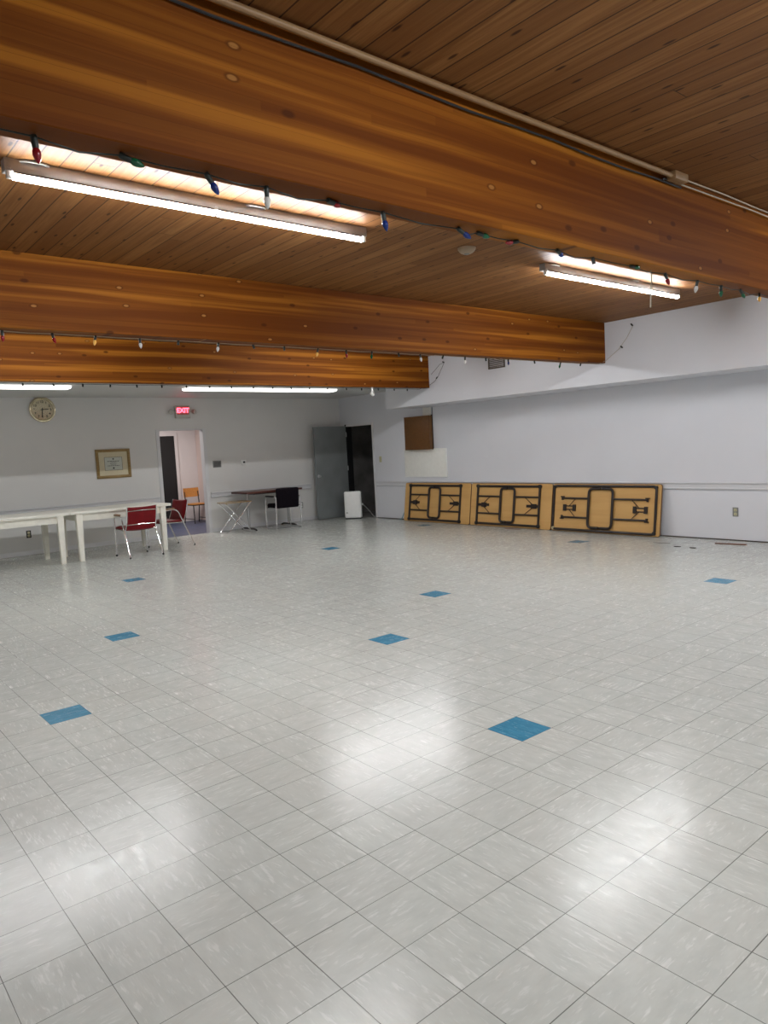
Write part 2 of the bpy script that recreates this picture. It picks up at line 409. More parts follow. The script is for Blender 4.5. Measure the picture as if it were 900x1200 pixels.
# boxed soffit along the right wall
bm = B(); box(bm, -8.605, XBK, YS, YW, ZS, ZC); struct('trim_3', bm, M['wall']).name = 'wall_soffit'
# chair rails: two-step moulding
def rail(name, segs):
    bm = B()
    for axis, a, b in segs:
        if axis == 'x':
            box(bm, a, b, YW - 0.012, YW, 0.668, 0.752); box(bm, a, b, YW - 0.032, YW, 0.745, 0.765, None, 0.004); box(bm, a, b, YW - 0.03, YW, 0.672, 0.690, None, 0.004)
        else:
            box(bm, XW, XW + 0.012, a, b, 0.668, 0.752); box(bm, XW, XW + 0.032, a, b, 0.745, 0.765, None, 0.004); box(bm, XW, XW + 0.03, a, b, 0.672, 0.690, None, 0.004)
    o = struct(name, bm, M['rail'])
rail('trim_1', [('y', YL, D0 - 0.075), ('y', D1 + 0.075, 7.36)])
rail('trim_2', [('x', E1 + 0.05, XBK)])
bm = B(); box(bm, XW, XW + 0.012, YL, D0 - 0.07, 0.003, 0.075); box(bm, XW, XW + 0.012, D1 + 0.07, YW, 0.003, 0.075); struct('baseboard_far', bm, M['trim'])
bm = B(); box(bm, E1 + 0.05, XBK, YW - 0.010, YW, 0.0, 0.014); struct('baseboard_right', bm, M['dark_gap'])
# casings
bm = B()
for y0, y1 in ((D0 - 0.06, D0 + 0.004), (D1 - 0.004, D1 + 0.06)): box(bm, XW - WTH, XW + 0.012, y0, y1, 0, DH)
box(bm, XW - WTH, XW + 0.012, D0 - 0.06, D1 + 0.06, DH - 0.004, DH + 0.02)
struct('trim_4', bm, M['trim'])
bm = B()
box(bm, E1 - 0.008, E1 + 0.04, YW - 0.012, YW + WTH + 0.004, 0, EH + 0.04)
box(bm, E0 + 0.008, E1 - 0.008, YW - 0.012, YW + WTH + 0.004, EH - 0.006, EH + 0.04)
struct('trim_5', bm, M['trim'])
bm = B(); box(bm, E0 - 0.04, E0 + 0.008, YW - 0.012, YW + WTH + 0.004, 0, EH + 0.04); struct('trim_7', bm, M['black_panel'])  # grey steel jamb coloured black for the shade in the doorway
# side room behind the far doorway
SX = -13.9; SY = 6.19; SL = 1.6
bm = B(); box(bm, SX, XW - 0.0, SL, SY, -0.06, -0.001); struct('floor_side', bm, M['blue_floor'])
bm = B(); box(bm, SX - 0.1, SX, SL - 0.1, SY + 0.1, 0, 2.6); struct('wall_side_back', bm, M['side_wall'])
bm = B(); box(bm, SX, XW - WTH, SY, SY + 0.1, 0, 2.6); struct('wall_side_right', bm, M['side_wall_pink'])
bm = B(); box(bm, SX, XW - WTH, SL - 0.1, SL, 0, 2.6); struct('wall_side_left', bm, M['side_wall'])
bm = B(); box(bm, SX - 0.1, XW - WTH, SL - 0.1, SY + 0.1, 2.5, 2.6); struct('ceiling_side', bm, M['wall_white'])
# dark door in the side room's back wall
bm = B(); box(bm, SX, SX + 0.035, 4.80, 5.655, 0.0, 1.96); d2 = struct('door_2', bm, M['black_panel'])
bm = B()
box(bm, SX, SX + 0.045, 4.73, 4.80, 0, 2.03); box(bm, SX, SX + 0.045, 5.655, 5.725, 0, 2.03); box(bm, SX, SX + 0.045, 4.80, 5.655, 1.96, 2.03)
struct('trim_6', bm, M['side_wall'])
# dark store behind the right wall doorway
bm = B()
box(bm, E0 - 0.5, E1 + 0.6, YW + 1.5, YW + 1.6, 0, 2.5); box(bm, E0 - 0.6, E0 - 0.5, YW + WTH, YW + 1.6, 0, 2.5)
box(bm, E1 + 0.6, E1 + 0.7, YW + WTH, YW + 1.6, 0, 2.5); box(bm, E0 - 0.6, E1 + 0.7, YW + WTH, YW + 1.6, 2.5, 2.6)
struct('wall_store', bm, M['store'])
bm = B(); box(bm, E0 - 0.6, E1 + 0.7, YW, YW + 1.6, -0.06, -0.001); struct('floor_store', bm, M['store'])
# grey steel door swung open along the far wall
bm = B(); box(bm, -10.835, -10.79, 7.365, 8.20, 0.012, 1.955, None, 0.003)
d1 = struct('door_1', bm, M['steel_door'])
bm = B(); lathe(bm, [(0.0, 0), (0.034, 0), (0.034, 0.006), (0.012, 0.010), (0.012, 0.035), (0.022, 0.040), (0.028, 0.055), (0.022, 0.070), (0, 0.074)], 16,
               Matrix.Translation((-10.79, 7.425, 0.92)) @ Matrix.Rotation(PI / 2, 4, 'Y'))
obj('door_knob', bm, M['steel'], d1)
for z in (0.25, 1.0, 1.72):
    bm = B(); tube(bm, [(-10.785, 8.204, z), (-10.785, 8.204, z + 0.1)], 0.007, 8); obj('hinge', bm, M['steel'], d1)

# ------------------------------------------------------------------ glulam beams
BLAB = ['deep orange glulam beam nearest the camera, with a tan pipe along its top',
        'middle orange glulam ceiling beam running into the soffit beside a dangling wire',
        'farthest orange glulam beam, in front of the low white ceiling']
for xb, lab in zip(XB, BLAB):
    bm = B(); box(bm, xb - BT, xb, YL, YS, ZB, ZC, None, 0.004, 1)
    tag(obj('ceiling_beam', bm, M['beam'], smooth=False), lab, 'beam', 'glulam ceiling beams')

# ------------------------------------------------------------------ fluorescent fixtures
def fixture(x, y0, y1, label, mt):
    L = y1 - y0
    t = thing('ceiling_light', label, 'ceiling light', (x, y0, 2.885), 0, 'bare tube ceiling lights')
    bm = B()
    box(bm, -0.050, 0.014, -0.02, L + 0.02, 0.031, 0.093, None, 0.002)            # channel
    obj('housing', bm, M['white_metal'], t)
    for a, b in ((0.02, L / 2 - 0.012), (L / 2 + 0.012, L - 0.02)):
        # LED tube: the lower shell glows, the metal back does not; it sits a little turned in its holders
        arc = lambda u, v, r: [(r * math.cos(math.radians(u + (v - u) * k / 14)), r * math.sin(math.radians(u + (v - u) * k / 14))) for k in range(15)]
        place = Matrix.Translation((0, b, 0.012)) @ Matrix.Rotation(PI / 2, 4, 'X')
        bm = B(); prism(bm, arc(-184, 24, 0.019), b - a, place); tb = obj('tube', bm, mt, t)
        bm = B(); prism(bm, arc(22, 178, 0.0195), b - a, place); obj('tube_back', bm, M['white_metal'], tb)
    for y in (0.0, L / 2, L):
        bm = B(); box(bm, -0.014, 0.014, y - 0.012, y + 0.012, -0.004, 0.05, None, 0.003); obj('lamp_holder', bm, M['white_plastic'], t)
    for y in (0.12, L * 0.62):
        bm = B(); tube(bm, fillet([(-0.05, y - 0.1, 0.086), (0.034, y - 0.06, 0.086), (0.034, y + 0.06, 0.086), (-0.05, y + 0.1, 0.086)], 0.05), 0.006, 8)
        obj('mounting_clip', bm, M['white_metal'], t)
    return t
fixture(-2.250, -0.24, 2.010, 'long lit tube light at upper left, behind the nearest beam', M['tube'])
fixture(-2.250, 4.04, 6.330, 'lit tube light at upper right with a white cord hanging before it', M['tube'])
fixture(-6.00, -0.24, 2.010, 'left tube light hidden between the middle and farthest beams', M['tube'])
fixture(-6.00, 4.04, 6.330, 'right tube light hidden between the middle and farthest beams', M['tube'])
fixture(1.30, -0.24, 2.010, 'tube light overhead behind the camera, on the left', M['tube0'])
fixture(1.30, 4.04, 6.330, 'tube light overhead beside the camera, on the right', M['tube0'])
def wrap(y0, y1, label):
    t = thing('strip_light', label, 'ceiling light', (-9.12, y0, ZT), 0, 'wrap lights on the low white ceiling'); L = y1 - y0
    bm = B(); box(bm, -0.155, 0.155, 0, L, -0.012, 0.0); obj('base_plate', bm, M['white_plastic'], t)
    bm = B(); prism(bm, [(-0.145, 0), (-0.14, -0.02), (-0.10, -0.034), (0.10, -0.034), (0.14, -0.02), (0.145, 0)], L - 0.02,
                    Matrix.Translation((0, L - 0.01, -0.012)) @ Matrix.Rotation(PI / 2, 4, 'X'))
    obj('lens', bm, M['strip'], t)
wrap(-0.4, 2.04, 'lit strip light on the low white ceiling above the wall clock')
wrap(3.81, 6.70, 'lit strip light on the low white ceiling right of the exit sign')

# ------------------------------------------------------------------ pipe and detector
t = thing('conduit_pipe', 'thin tan pipe running along the top of the nearest beam', 'pipe', (XB[0] + 0.05, -3.1, 2.952))
bm = B(); tube(bm, [(0, 0, 0), (0.004, 2.0, 0.002), (0, 4.0, 0), (0.002, 6.02, 0)], 0.0135, 10); obj('pipe', bm, M['pipe'], t)
bm = B(); box(bm, -0.03, 0.03, 6.02, 6.17, -0.022, 0.026, None, 0.006); obj('junction_box', bm, M['pipe'], t)
bm = B()
tube(bm, [(-0.036, k * 0.31, -0.030 + 0.006 * math.sin(k * 1.7)) for k in range(21)], 0.0055, 6)
tube(bm, fillet([(-0.036, 6.0, -0.025), (-0.02, 5.96, -0.02), (-0.03, 6.06, -0.01)], 0.02), 0.005, 6)
obj('cable', bm, M['black_plastic'], t)
for dx, dz in ((0.0, 0.006), (-0.022, -0.012)):
    bm = B(); tube(bm, [(dx, 6.17 + k * 0.5, dz + 0.004 * math.sin(k * 2 + dx * 90)) for k in range(9)], 0.0045, 6); obj('wire', bm, M['cord_pale'], t)
t = thing('smoke_detector', 'round beige smoke detector on the plank ceiling between two tube lights', 'smoke detector', (-2.254, 3.055, ZC))
bm = B(); lathe(bm, [(0, -0.045), (0.03, -0.045), (0.05, -0.036), (0.062, -0.024), (0.07, -0.012), (0.072, 0)], 28); obj('cover', bm, M['detector'], t)
bm = B(); lathe(bm, [(0, -0.052), (0.018, -0.05), (0.024, -0.044)], 16); obj('grille', bm, M['grey_plastic'], t)

# ------------------------------------------------------------------ string lights
def string(name, label, x, zs0, spots, path_extra, sag=0.012, wire='cord'):
    t = thing(name, label, 'string lights', (x, spots[0][0], ZB), 0, 'coloured bulb strings along the beams'); y00 = spots[0][0]
    pts = [(0, -0.35, -0.008)]
    for i, (y, c, tilt) in enumerate(spots):
        if i: pts.append((0.004 * math.sin(i * 3), (y + spots[i - 1][0]) / 2 - y00, -0.008 - sag * (0.6 + 0.4 * math.sin(i * 2.1))))
        pts.append((0, y - y00, -0.009))
    pts += [(a - x, b - y00, c - ZB) for a, b, c in path_extra]
    # keep the wire on top of the sockets, against the timber
    bm = B(); tube(bm, pts, 0.0030, 6); obj('cord', bm, M[wire], t)
    for i, (y, c, tilt) in enumerate(spots):
        rot = Matrix.Translation((0, y - y00, -0.009)) @ Matrix.Rotation(tilt, 4, 'X') @ Matrix.Rotation(0.25 * math.sin(i * 5.0), 4, 'Y')
        bm = B(); lathe(bm, [(0, 0.004), (0.009, 0.004), (0.0105, -0.004), (0.0095, -0.034), (0, -0.034)], 10, rot)
        s = obj('socket', bm, M['cord'], t)
        if c:
            bm = B(); lathe(bm, [(0.007, -0.032), (0.0125, -0.042), (0.0130, -0.052), (0.009, -0.066), (0.003, -0.076), (0, -0.078)], 12, rot)
            b_ = obj('bulb', bm, BULB[c], s); b_['label'] = {'white': 'clear'}.get(c, c) + ' bulb'
    return t
sp1 = [(-0.58, 'red', 0.1), (-0.32, 'green', 1.2), (-0.02, 'blue', 0.5), (0.22, 'white', 0.1), (0.50, 'red', 1.5), (0.78, 'blue', 0.2), (1.23, 'blue', 1.0),
       (1.36, 'green', 1.4), (1.65, 'red', -1.4), (1.97, 'blue', 1.3), (2.29, None, 0.2), (2.67, 'green', 1.5), (3.06, 'red', 0.5), (3.47, 'white', 0.0),
       (3.80, 'green', 0.4), (4.09, 'green', 0.8), (4.40, 'amber', -0.6), (4.72, 'blue', 0.3), (5.04, 'red', 0.2)]
string('string_lights', 'loose coloured bulb string hanging under the nearest beam', XB[0] - 0.075, ZB, sp1, [(XB[0] - 0.075, 6.5, ZB - 0.01)], 0.02)
cc = ['red', 'red', 'amber', 'white', None, 'white', None, None, 'amber', 'red', 'green', None, 'white', None, 'white', None, 'blue', None, 'green', None]
sp2 = [(y, c, 0.25 * math.sin(i * 2.3)) for i, (y, c) in enumerate(zip((0.07, 0.41, 0.73, 1.08, 1.41, 1.78, 2.12, 2.45, 2.83, 3.17, 3.50, 3.86, 4.17, 4.52, 4.87, 5.22, 5.62, 6.12, 6.66, 7.1), cc))]
t2 = string('string_lights', 'bulb string under the middle beam with its end wired up to the soffit', XB[1] - 0.10, ZB, sp2,
       [(XB[1] - 0.03, 7.42, ZB - 0.012), (XB[1] + 0.02, YS - 0.02, ZB + 0.03), (-3.72, YS - 0.012, 2.60), (-3.60, YS - 0.012, 2.73), (-3.51, YS - 0.012, 2.865)], 0.006, 'cord_pale')  # wire coloured pale for the reflected line along this beam
cc = [None, None, None, None, 'white', None, None, None, None, None, None, None, None, None, None, None, None, None, None]
sp3 = [(y, 'red' if i % 4 == 9 else None, 0.2 * math.sin(i * 1.9)) for i, y in enumerate((1.05, 1.39, 1.74, 2.08, 2.42, 2.76, 3.11, 3.45, 3.79, 4.15, 4.47, 4.79, 5.13, 5.47, 5.84, 6.15, 6.5, 6.85, 7.15))]
t3 = string('string_lights', 'bulb string under the farthest beam, its end looped on the soffit', XB[2] - BT - 0.012, ZB, sp3,
       [(XB[2] - BT, 7.42, ZB - 0.012), (XB[2] + 0.03, YS - 0.012, ZB + 0.05), (-7.27, YS - 0.012, 2.54), (-7.18, YS - 0.012, 2.62), (-7.06, YS - 0.012, 2.78), (-7.03, YS - 0.012, 2.82),
        (-7.13, YS - 0.012, 2.81), (-7.24, YS - 0.012, 2.735), (-7.36, YS - 0.012, 2.66)], 0.004)
def hanger(par, pos, base, rot):
    bm = B(); mt = Matrix.Translation(Vector(pos) - Vector(base)) @ rot
    lathe(bm, [(0, 0.004), (0.009, 0.004), (0.0105, -0.004), (0.0095, -0.034), (0, -0.034)], 10, mt); obj('socket', bm, M['cord'], par)
hanger(t2, (-3.51, YS - 0.016, 2.875), t2.location, Matrix.Rotation(2.4, 4, 'Y')); hanger(t2, (-3.69, YS - 0.016, 2.63), t2.location, Matrix.Rotation(-0.9, 4, 'Y'))
hanger(t3, (-7.03, YS - 0.016, 2.83), t3.location, Matrix.Rotation(1.9, 4, 'Y')); hanger(t3, (-7.205, YS - 0.016, 2.60), t3.location, Matrix.Rotation(0.9, 4, 'Y'))
bm = B(); tube(bm, [(0, 0, 0), (0.012, -0.012, -0.05), (0.016, -0.03, -0.12), (0.010, -0.028, -0.225)], 0.0045, 6)
o = obj('hanging_string', bm, M['cord_pale']); o.location = (XB[0] - 0.09, 2.92, ZB - 0.002)
tag(o, 'short white string dangling from the nearest beam across the right tube light', 'string')
t = thing('globe_bulb', 'clear round light bulb hanging under the farthest beam near its right end', 'light bulb', (XB[2] - BT / 2, 6.30, ZB))
bm = B(); lathe(bm, [(0, 0), (0.016, 0), (0.018, -0.03), (0.014, -0.05), (0, -0.05)], 14); obj('socket', bm, M['white_plastic'], t)
bm = B(); lathe(bm, [(0.013, -0.048), (0.020, -0.062), (0.034, -0.082), (0.041, -0.105), (0.036, -0.130), (0.020, -0.146), (0, -0.15)], 18); obj('glass_bulb', bm, BULB['white'], t)

# ------------------------------------------------------------------ soffit vent
t = thing('air_vent', 'brown slatted air vent on the white soffit above the folding tables', 'vent', (-5.88, YS, 2.715))
bm = B(); 
for a in ((-0.17, 0.17, 0.10, 0.12), (-0.17, 0.17, -0.12, -0.10), (-0.17, -0.15, -0.1, 0.1), (0.15, 0.17, -0.1, 0.1)): box(bm, a[0], a[1], -0.012, 0, a[2], a[3])
obj('frame', bm, M['vent'], t)
bm = B()
for k in range(9): box(bm, -0.15, 0.15, -0.009, -0.001, -0.094 + k * 0.022, -0.082 + k * 0.022)
obj('slats', bm, M['vent'], t)

# ------------------------------------------------------------------ far wall items
FW = Matrix.Translation((XW, 0, 0)) @ Matrix(((0, 0, 1, 0), (1, 0, 0, 0), (0, 1, 0, 0), (0, 0, 0, 1)))   # local x->y, y->z, z->+X (out of the wall)
def on_far(name, label, cat, y, z):
    t = bpy.data.objects.new(name, None); COL.objects.link(t); t.empty_display_size = 0.1
    t.matrix_world = Matrix.Translation((XW, y, z)) @ FW.to_3x3().to_4x4(); return tag(t, label, cat)
def text_mesh(body, size, depth=0.002, align='CENTER', bold=0.0):
    cu = bpy.data.curves.new('writing', 'FONT'); cu.body = body; cu.size = size; cu.extrude = depth; cu.align_x = align; cu.align_y = 'CENTER'; cu.offset = bold
    o = bpy.data.objects.new('writing', cu); COL.objects.link(o)
    dg = bpy.context.evaluated_depsgraph_get(); me = bpy.data.meshes.new_from_object(o.evaluated_get(dg)); bpy.data.objects.remove(o); return me
def writing(name, body, size, mt, parent, loc, depth=0.001, bold=0.0):
    me = text_mesh(body, size, depth, bold=bold); me.materials.clear(); me.materials.append(mt)
    o = bpy.data.objects.new(name, me); COL.objects.link(o); o.parent = parent; o.location = loc; return o
# clock
t = on_far('wall_clock', 'round gold rimmed wall clock showing a quarter past six hands at far left', 'clock', 2.158, 2.365)
t['label'] = 'round gold rimmed wall clock high on the far wall at left'
bm = B(); lathe(bm, [(0.0, 0.002), (0.17, 0.002), (0.17, 0.020), (0, 0.020)], 40); obj('dial', bm, M['clock_face'], t)
bm = B(); lathe(bm, [(0.163, 0.004), (0.205, 0.004), (0.208, 0.020), (0.198, 0.038), (0.182, 0.042), (0.168, 0.030), (0.163, 0.021)], 40); 
obj('rim', bm, M['gold'], t)
bm = B(); lathe(bm, [(0.0, 0.0), (0.165, 0.0), (0.165, 0.002), (0, 0.002)], 40); obj('back', bm, M['black_plastic'], t)
for k in range(12):
    a = PI / 2 - 2 * PI * (k + 1) / 12
    writing('numeral', str(k + 1), 0.052, M['ink'], t, (0.128 * math.cos(a), 0.128 * math.sin(a), 0.0205), 0.0006, 0.0015)
def hand(name, L, ang, wdt, z):
    bm = B(); box(bm, -wdt, wdt, -0.03, L, 0, 0.003, Matrix.Translation((0, 0, z)) @ Matrix.Rotation(-math.radians(ang), 4, 'Z')); obj(name, bm, M['ink'], t)
hand('hour_hand', 0.095, 85, 0.0065, 0.022); hand('minute_hand', 0.125, 186, 0.005, 0.026)
bm = B(); lathe(bm, [(0, 0.020), (0.011, 0.020), (0.011, 0.031), (0, 0.032)], 12); obj('hub', bm, M['ink'], t)
# framed certificate
t = on_far('framed_certificate', 'gilt framed certificate with cream mat on the far wall left of the doorway', 'picture', 3.245, 1.42)
hw, hh = 0.30, 0.253; fw_ = 0.05
bm = B()
for (a, b, c, d) in ((-hw, hw, hh - fw_, hh), (-hw, hw, -hh, -hh + fw_), (-hw, -hw + fw_, -hh + fw_, hh - fw_), (hw - fw_, hw, -hh + fw_, hh - fw_)):
    box(bm, a, b, c, d, 0.0, 0.026, None, 0.005); 
    box(bm, a + 0.014, b - 0.014, c + 0.014, d - 0.014, 0.02, 0.032, None, 0.003)
obj('frame', bm, M['gold_frame'], t)
bm = B(); box(bm, -hw + 0.045, hw - 0.045, -hh + 0.045, hh - 0.045, 0.002, 0.010); obj('mat', bm, M['mat_board'], t)
bm = B(); box(bm, -0.155, 0.155, -0.115, 0.115, 0.010, 0.012); obj('paper', bm, M['paper'], t)
bm = B()
for a in ((-0.155, 0.155, 0.110, 0.115), (-0.155, 0.155, -0.115, -0.110), (-0.155, -0.150, -0.11, 0.11), (0.150, 0.155, -0.11, 0.11)): box(bm, a[0], a[1], a[2], a[3], 0.012, 0.013)
for yy, hl, s in ((0.042, 0.105, 0.011), (0.022, 0.05, 0.006), (0.003, 0.06, 0.006), (-0.016, 0.04, 0.005), (-0.036, 0.105, 0.009)):
    x = -hl
    while x < hl:
        l = R_.uniform(0.012, 0.034); box(bm, x, min(x + l, hl), yy - s / 2, yy + s / 2, 0.012, 0.0128); x += l + 0.007
prism(bm, [(0.014 * math.cos(k * PI / 6), 0.082 + 0.014 * math.sin(k * PI / 6)) for k in range(12)], 0.0008, Matrix.Translation((0, 0, 0.012)))
prism(bm, [(0.015 * math.cos(k * PI / 6), -0.078 + 0.015 * math.sin(k * PI / 6)) for k in range(12)], 0.0008, Matrix.Translation((0, 0, 0.012)))
obj('print', bm, M['ink'], t)
# exit sign with two emergency lamp heads
t = on_far('exit_sign', 'lit red exit sign with two lamp heads above the doorway', 'exit sign', 4.585, 2.305)
bm = B(); box(bm, -0.145, 0.145, -0.115, 0.115, 0, 0.06, None, 0.008); obj('case', bm, M['sign_case'], t)
bm = B(); box(bm, -0.115, 0.115, -0.055, 0.098, 0.06, 0.064, None, 0.002); obj('panel', bm, M['sign_pink'], t)
writing('letters', 'EXIT', 0.118, M['sign_red'], t, (0, 0.022, 0.066), 0.002, 0.004)
for s in (-1, 1):
    bm = B(); lathe(bm, [(0, 0), (0.03, 0.0), (0.045, 0.035), (0.048, 0.06), (0.040, 0.065), (0, 0.06)], 18, Matrix.Translation((s * 0.205, 0.0, 0.02)) @ Matrix.Rotation(s * 0.5, 4, 'Y'))
    tube(bm, [(s * 0.14, 0, 0.03), (s * 0.205, 0, 0.03)], 0.011, 8); obj('lamp_head', bm, M['sign_case'], t)
# wall plates
t = on_far('wall_intercom', 'grey louvred wall plate right of the doorway', 'wall plate', 5.225, 1.302)
bm = B(); box(bm, -0.085, 0.085, -0.065, 0.065, 0, 0.018, None, 0.005); obj('cover', bm, M['grey_plastic'], t)
bm = B()
for k in range(6): box(bm, -0.068, 0.068, -0.048 + k * 0.017, -0.041 + k * 0.017, 0.017, 0.021)
obj('louvre', bm, M['black_plastic'], t)
t = on_far('thermostat', 'small white thermostat with dark screen above the desk', 'thermostat', 5.80, 1.305)
bm = B(); box(bm, -0.055, 0.055, -0.045, 0.045, 0, 0.026, None, 0.006); obj('case', bm, M['white_plastic'], t)
bm = B(); box(bm, -0.020, 0.024, -0.014, 0.022, 0.026, 0.028); obj('screen', bm, M['ink'], t)
def outlet(t, plate, slot):
    bm = B(); box(bm, -0.037, 0.037, -0.06, 0.06, 0, 0.006, None, 0.003); obj('plate', bm, plate, t)
    for z in (-0.026, 0.026):
        bm = B(); prism(bm, rrect(-0.018, 0.018, z - 0.019, z + 0.019, 0.008, 4), 0.004, Matrix.Translation((0, 0, 0.006)))
        r = obj('receptacle', bm, slot, t)
        bm = B()
        for a in (-0.007, 0.007): box(bm, a - 0.0015, a + 0.0015, z - 0.004, z + 0.008, 0.0098, 0.0104)
        box(bm, -0.003, 0.003, z - 0.013, z - 0.007, 0.0098, 0.0104); obj('slots', bm, M['ink'], r)
t = on_far('power_outlet', 'dark plated wall outlet under the left white table', 'outlet', 1.775, 0.345); outlet(t, M['black_plastic'], M['ivory'])
t = on_far('power_outlet', 'grey wall outlet between the office chair and the steel door', 'outlet', 7.10, 0.335); outlet(t, M['grey_plastic'], M['white_plastic'])
RWm = Matrix(((1, 0, 0, 0), (0, 0, -1, 0), (0, 1, 0, 0), (0, 0, 0, 1)))   # local x->x, y->z, z->-Y
def on_right(name, label, cat, x, z):
    t = bpy.data.objects.new(name, None); COL.objects.link(t); t.empty_display_size = 0.1
    t.matrix_world = Matrix.Translation((x, YW, z)) @ RWm; return tag(t, label, cat)
t = on_right('power_outlet', 'greyish wall outlet at far right, on the wall past the folding tables', 'outlet', -2.515, 0.377); outlet(t, M['grey_plastic'], M['ivory'])
t = on_right('light_switch', 'ivory light switch plate right of the dark doorway', 'light switch', -9.69, 1.215)
bm = B(); box(bm, -0.037, 0.037, -0.06, 0.06, 0, 0.006, None, 0.003); obj('plate', bm, M['ivory'], t)
bm = B(); box(bm, -0.006, 0.006, -0.010, 0.014, 0.006, 0.016, None, 0.002); obj('toggle', bm, M['ivory'], t)
# cabinet with white boards
t = on_right('backing_board', 'white rectangular board on the wall under the wooden cabinet', 'board', -8.35, 1.116)
bm = B(); box(bm, -0.587, 0.587, -0.27, 0.27, 0, 0.012, None, 0.002); obj('sheet', bm, M['white_board'], t)
bm = B(); box(bm, -0.587, 0.587, -0.27, -0.252, 0.012, 0.018); box(bm, 0.569, 0.587, -0.252, 0.27, 0.012, 0.018); obj('edge_strip', bm, M['white_plastic'], t)
t = on_right('raceway_board', 'narrow white upright board between the wooden cabinet and the soffit', 'board', -8.24, 2.083)
bm = B(); box(bm, -0.11, 0.11, -0.077, 0.077, 0, 0.014, None, 0.002); obj('plank', bm, M['white_board'], t)
bm = B(); tube(bm, [(0.14, 0.078, 0.006), (0.142, 0.0, 0.008), (0.138, -0.078, 0.008)], 0.005, 6); obj('wire', bm, M['black_plastic'], t)
t = on_right('wall_cabinet', 'brown wooden box cabinet on the right wall above the white board', 'cabinet', -8.455, 1.69)
bm = B()
box(bm, -0.345, 0.345, -0.315, 0.315, 0.0, 0.012); 
for a in ((-0.345, 0.345, 0.297, 0.315), (-0.345, 0.345, -0.315, -0.297), (-0.345, -0.327, -0.297, 0.297), (0.327, 0.345, -0.297, 0.297)): box(bm, a[0], a[1], a[2], a[3], 0.012, 0.078)
obj('body', bm, M['cab_edge'], t)
bm = B(); box(bm, -0.345, 0.345, -0.318, 0.318, 0.080, 0.100, None, 0.002); obj('door', bm, M['cab_wood'], t)
bm = B(); box(bm, 0.322, 0.356, -0.322, 0.33, -0.0, 0.016); obj('back_edge', bm, M['brown_metal'], t)

# ------------------------------------------------------------------ white trestle tables
def white_table(x, y0, y1, label):
    # x = front (camera side) legs centre line; depth towards the wall
    L = y1 - y0; Dp = 0.90
    t = thing('white_table', label, 'table', (x, y0, 0), 0, 'white painted tables')
    bm = B(); box(bm, -Dp + 0.05, 0.06, 0, L, 0.705, 0.745, None, 0.004); obj('tabletop', bm, M['white_table'], t)
    bm = B(); a0, a1 = 0.13, L - 0.13
    box(bm, -0.012, 0.012, a0, a1, 0.60, 0.705); box(bm, -0.852, -0.828, a0, a1, 0.60, 0.705)
    box(bm, -0.828, -0.012, a0 - 0.012, a0 + 0.012, 0.60, 0.705); box(bm, -0.828, -0.012, a1 - 0.012, a1 + 0.012, 0.60, 0.705); obj('apron', bm, M['white_table'], t)
    for xx in (0.0, -0.84):
        for yy in (a0, a1):
            bm = B(); box(bm, -0.045, 0.045, -0.045, 0.045, 0.0, 0.705, Matrix.Translation((xx, yy, 0)), 0.003)
            for v in bm.verts:
                if v.co.z < 0.3: v.co.x = xx + (v.co.x - xx) * 0.72; v.co.y = yy + (v.co.y - yy) * 0.72
            obj('leg', bm, M['white_table'], t)
    return t
white_table(-9.36, -0.50, 1.945, 'white painted table cut off by the left edge of the picture')
white_table(-9.36, 1.95, 3.50, 'white painted table with a red chair drawn up to it')

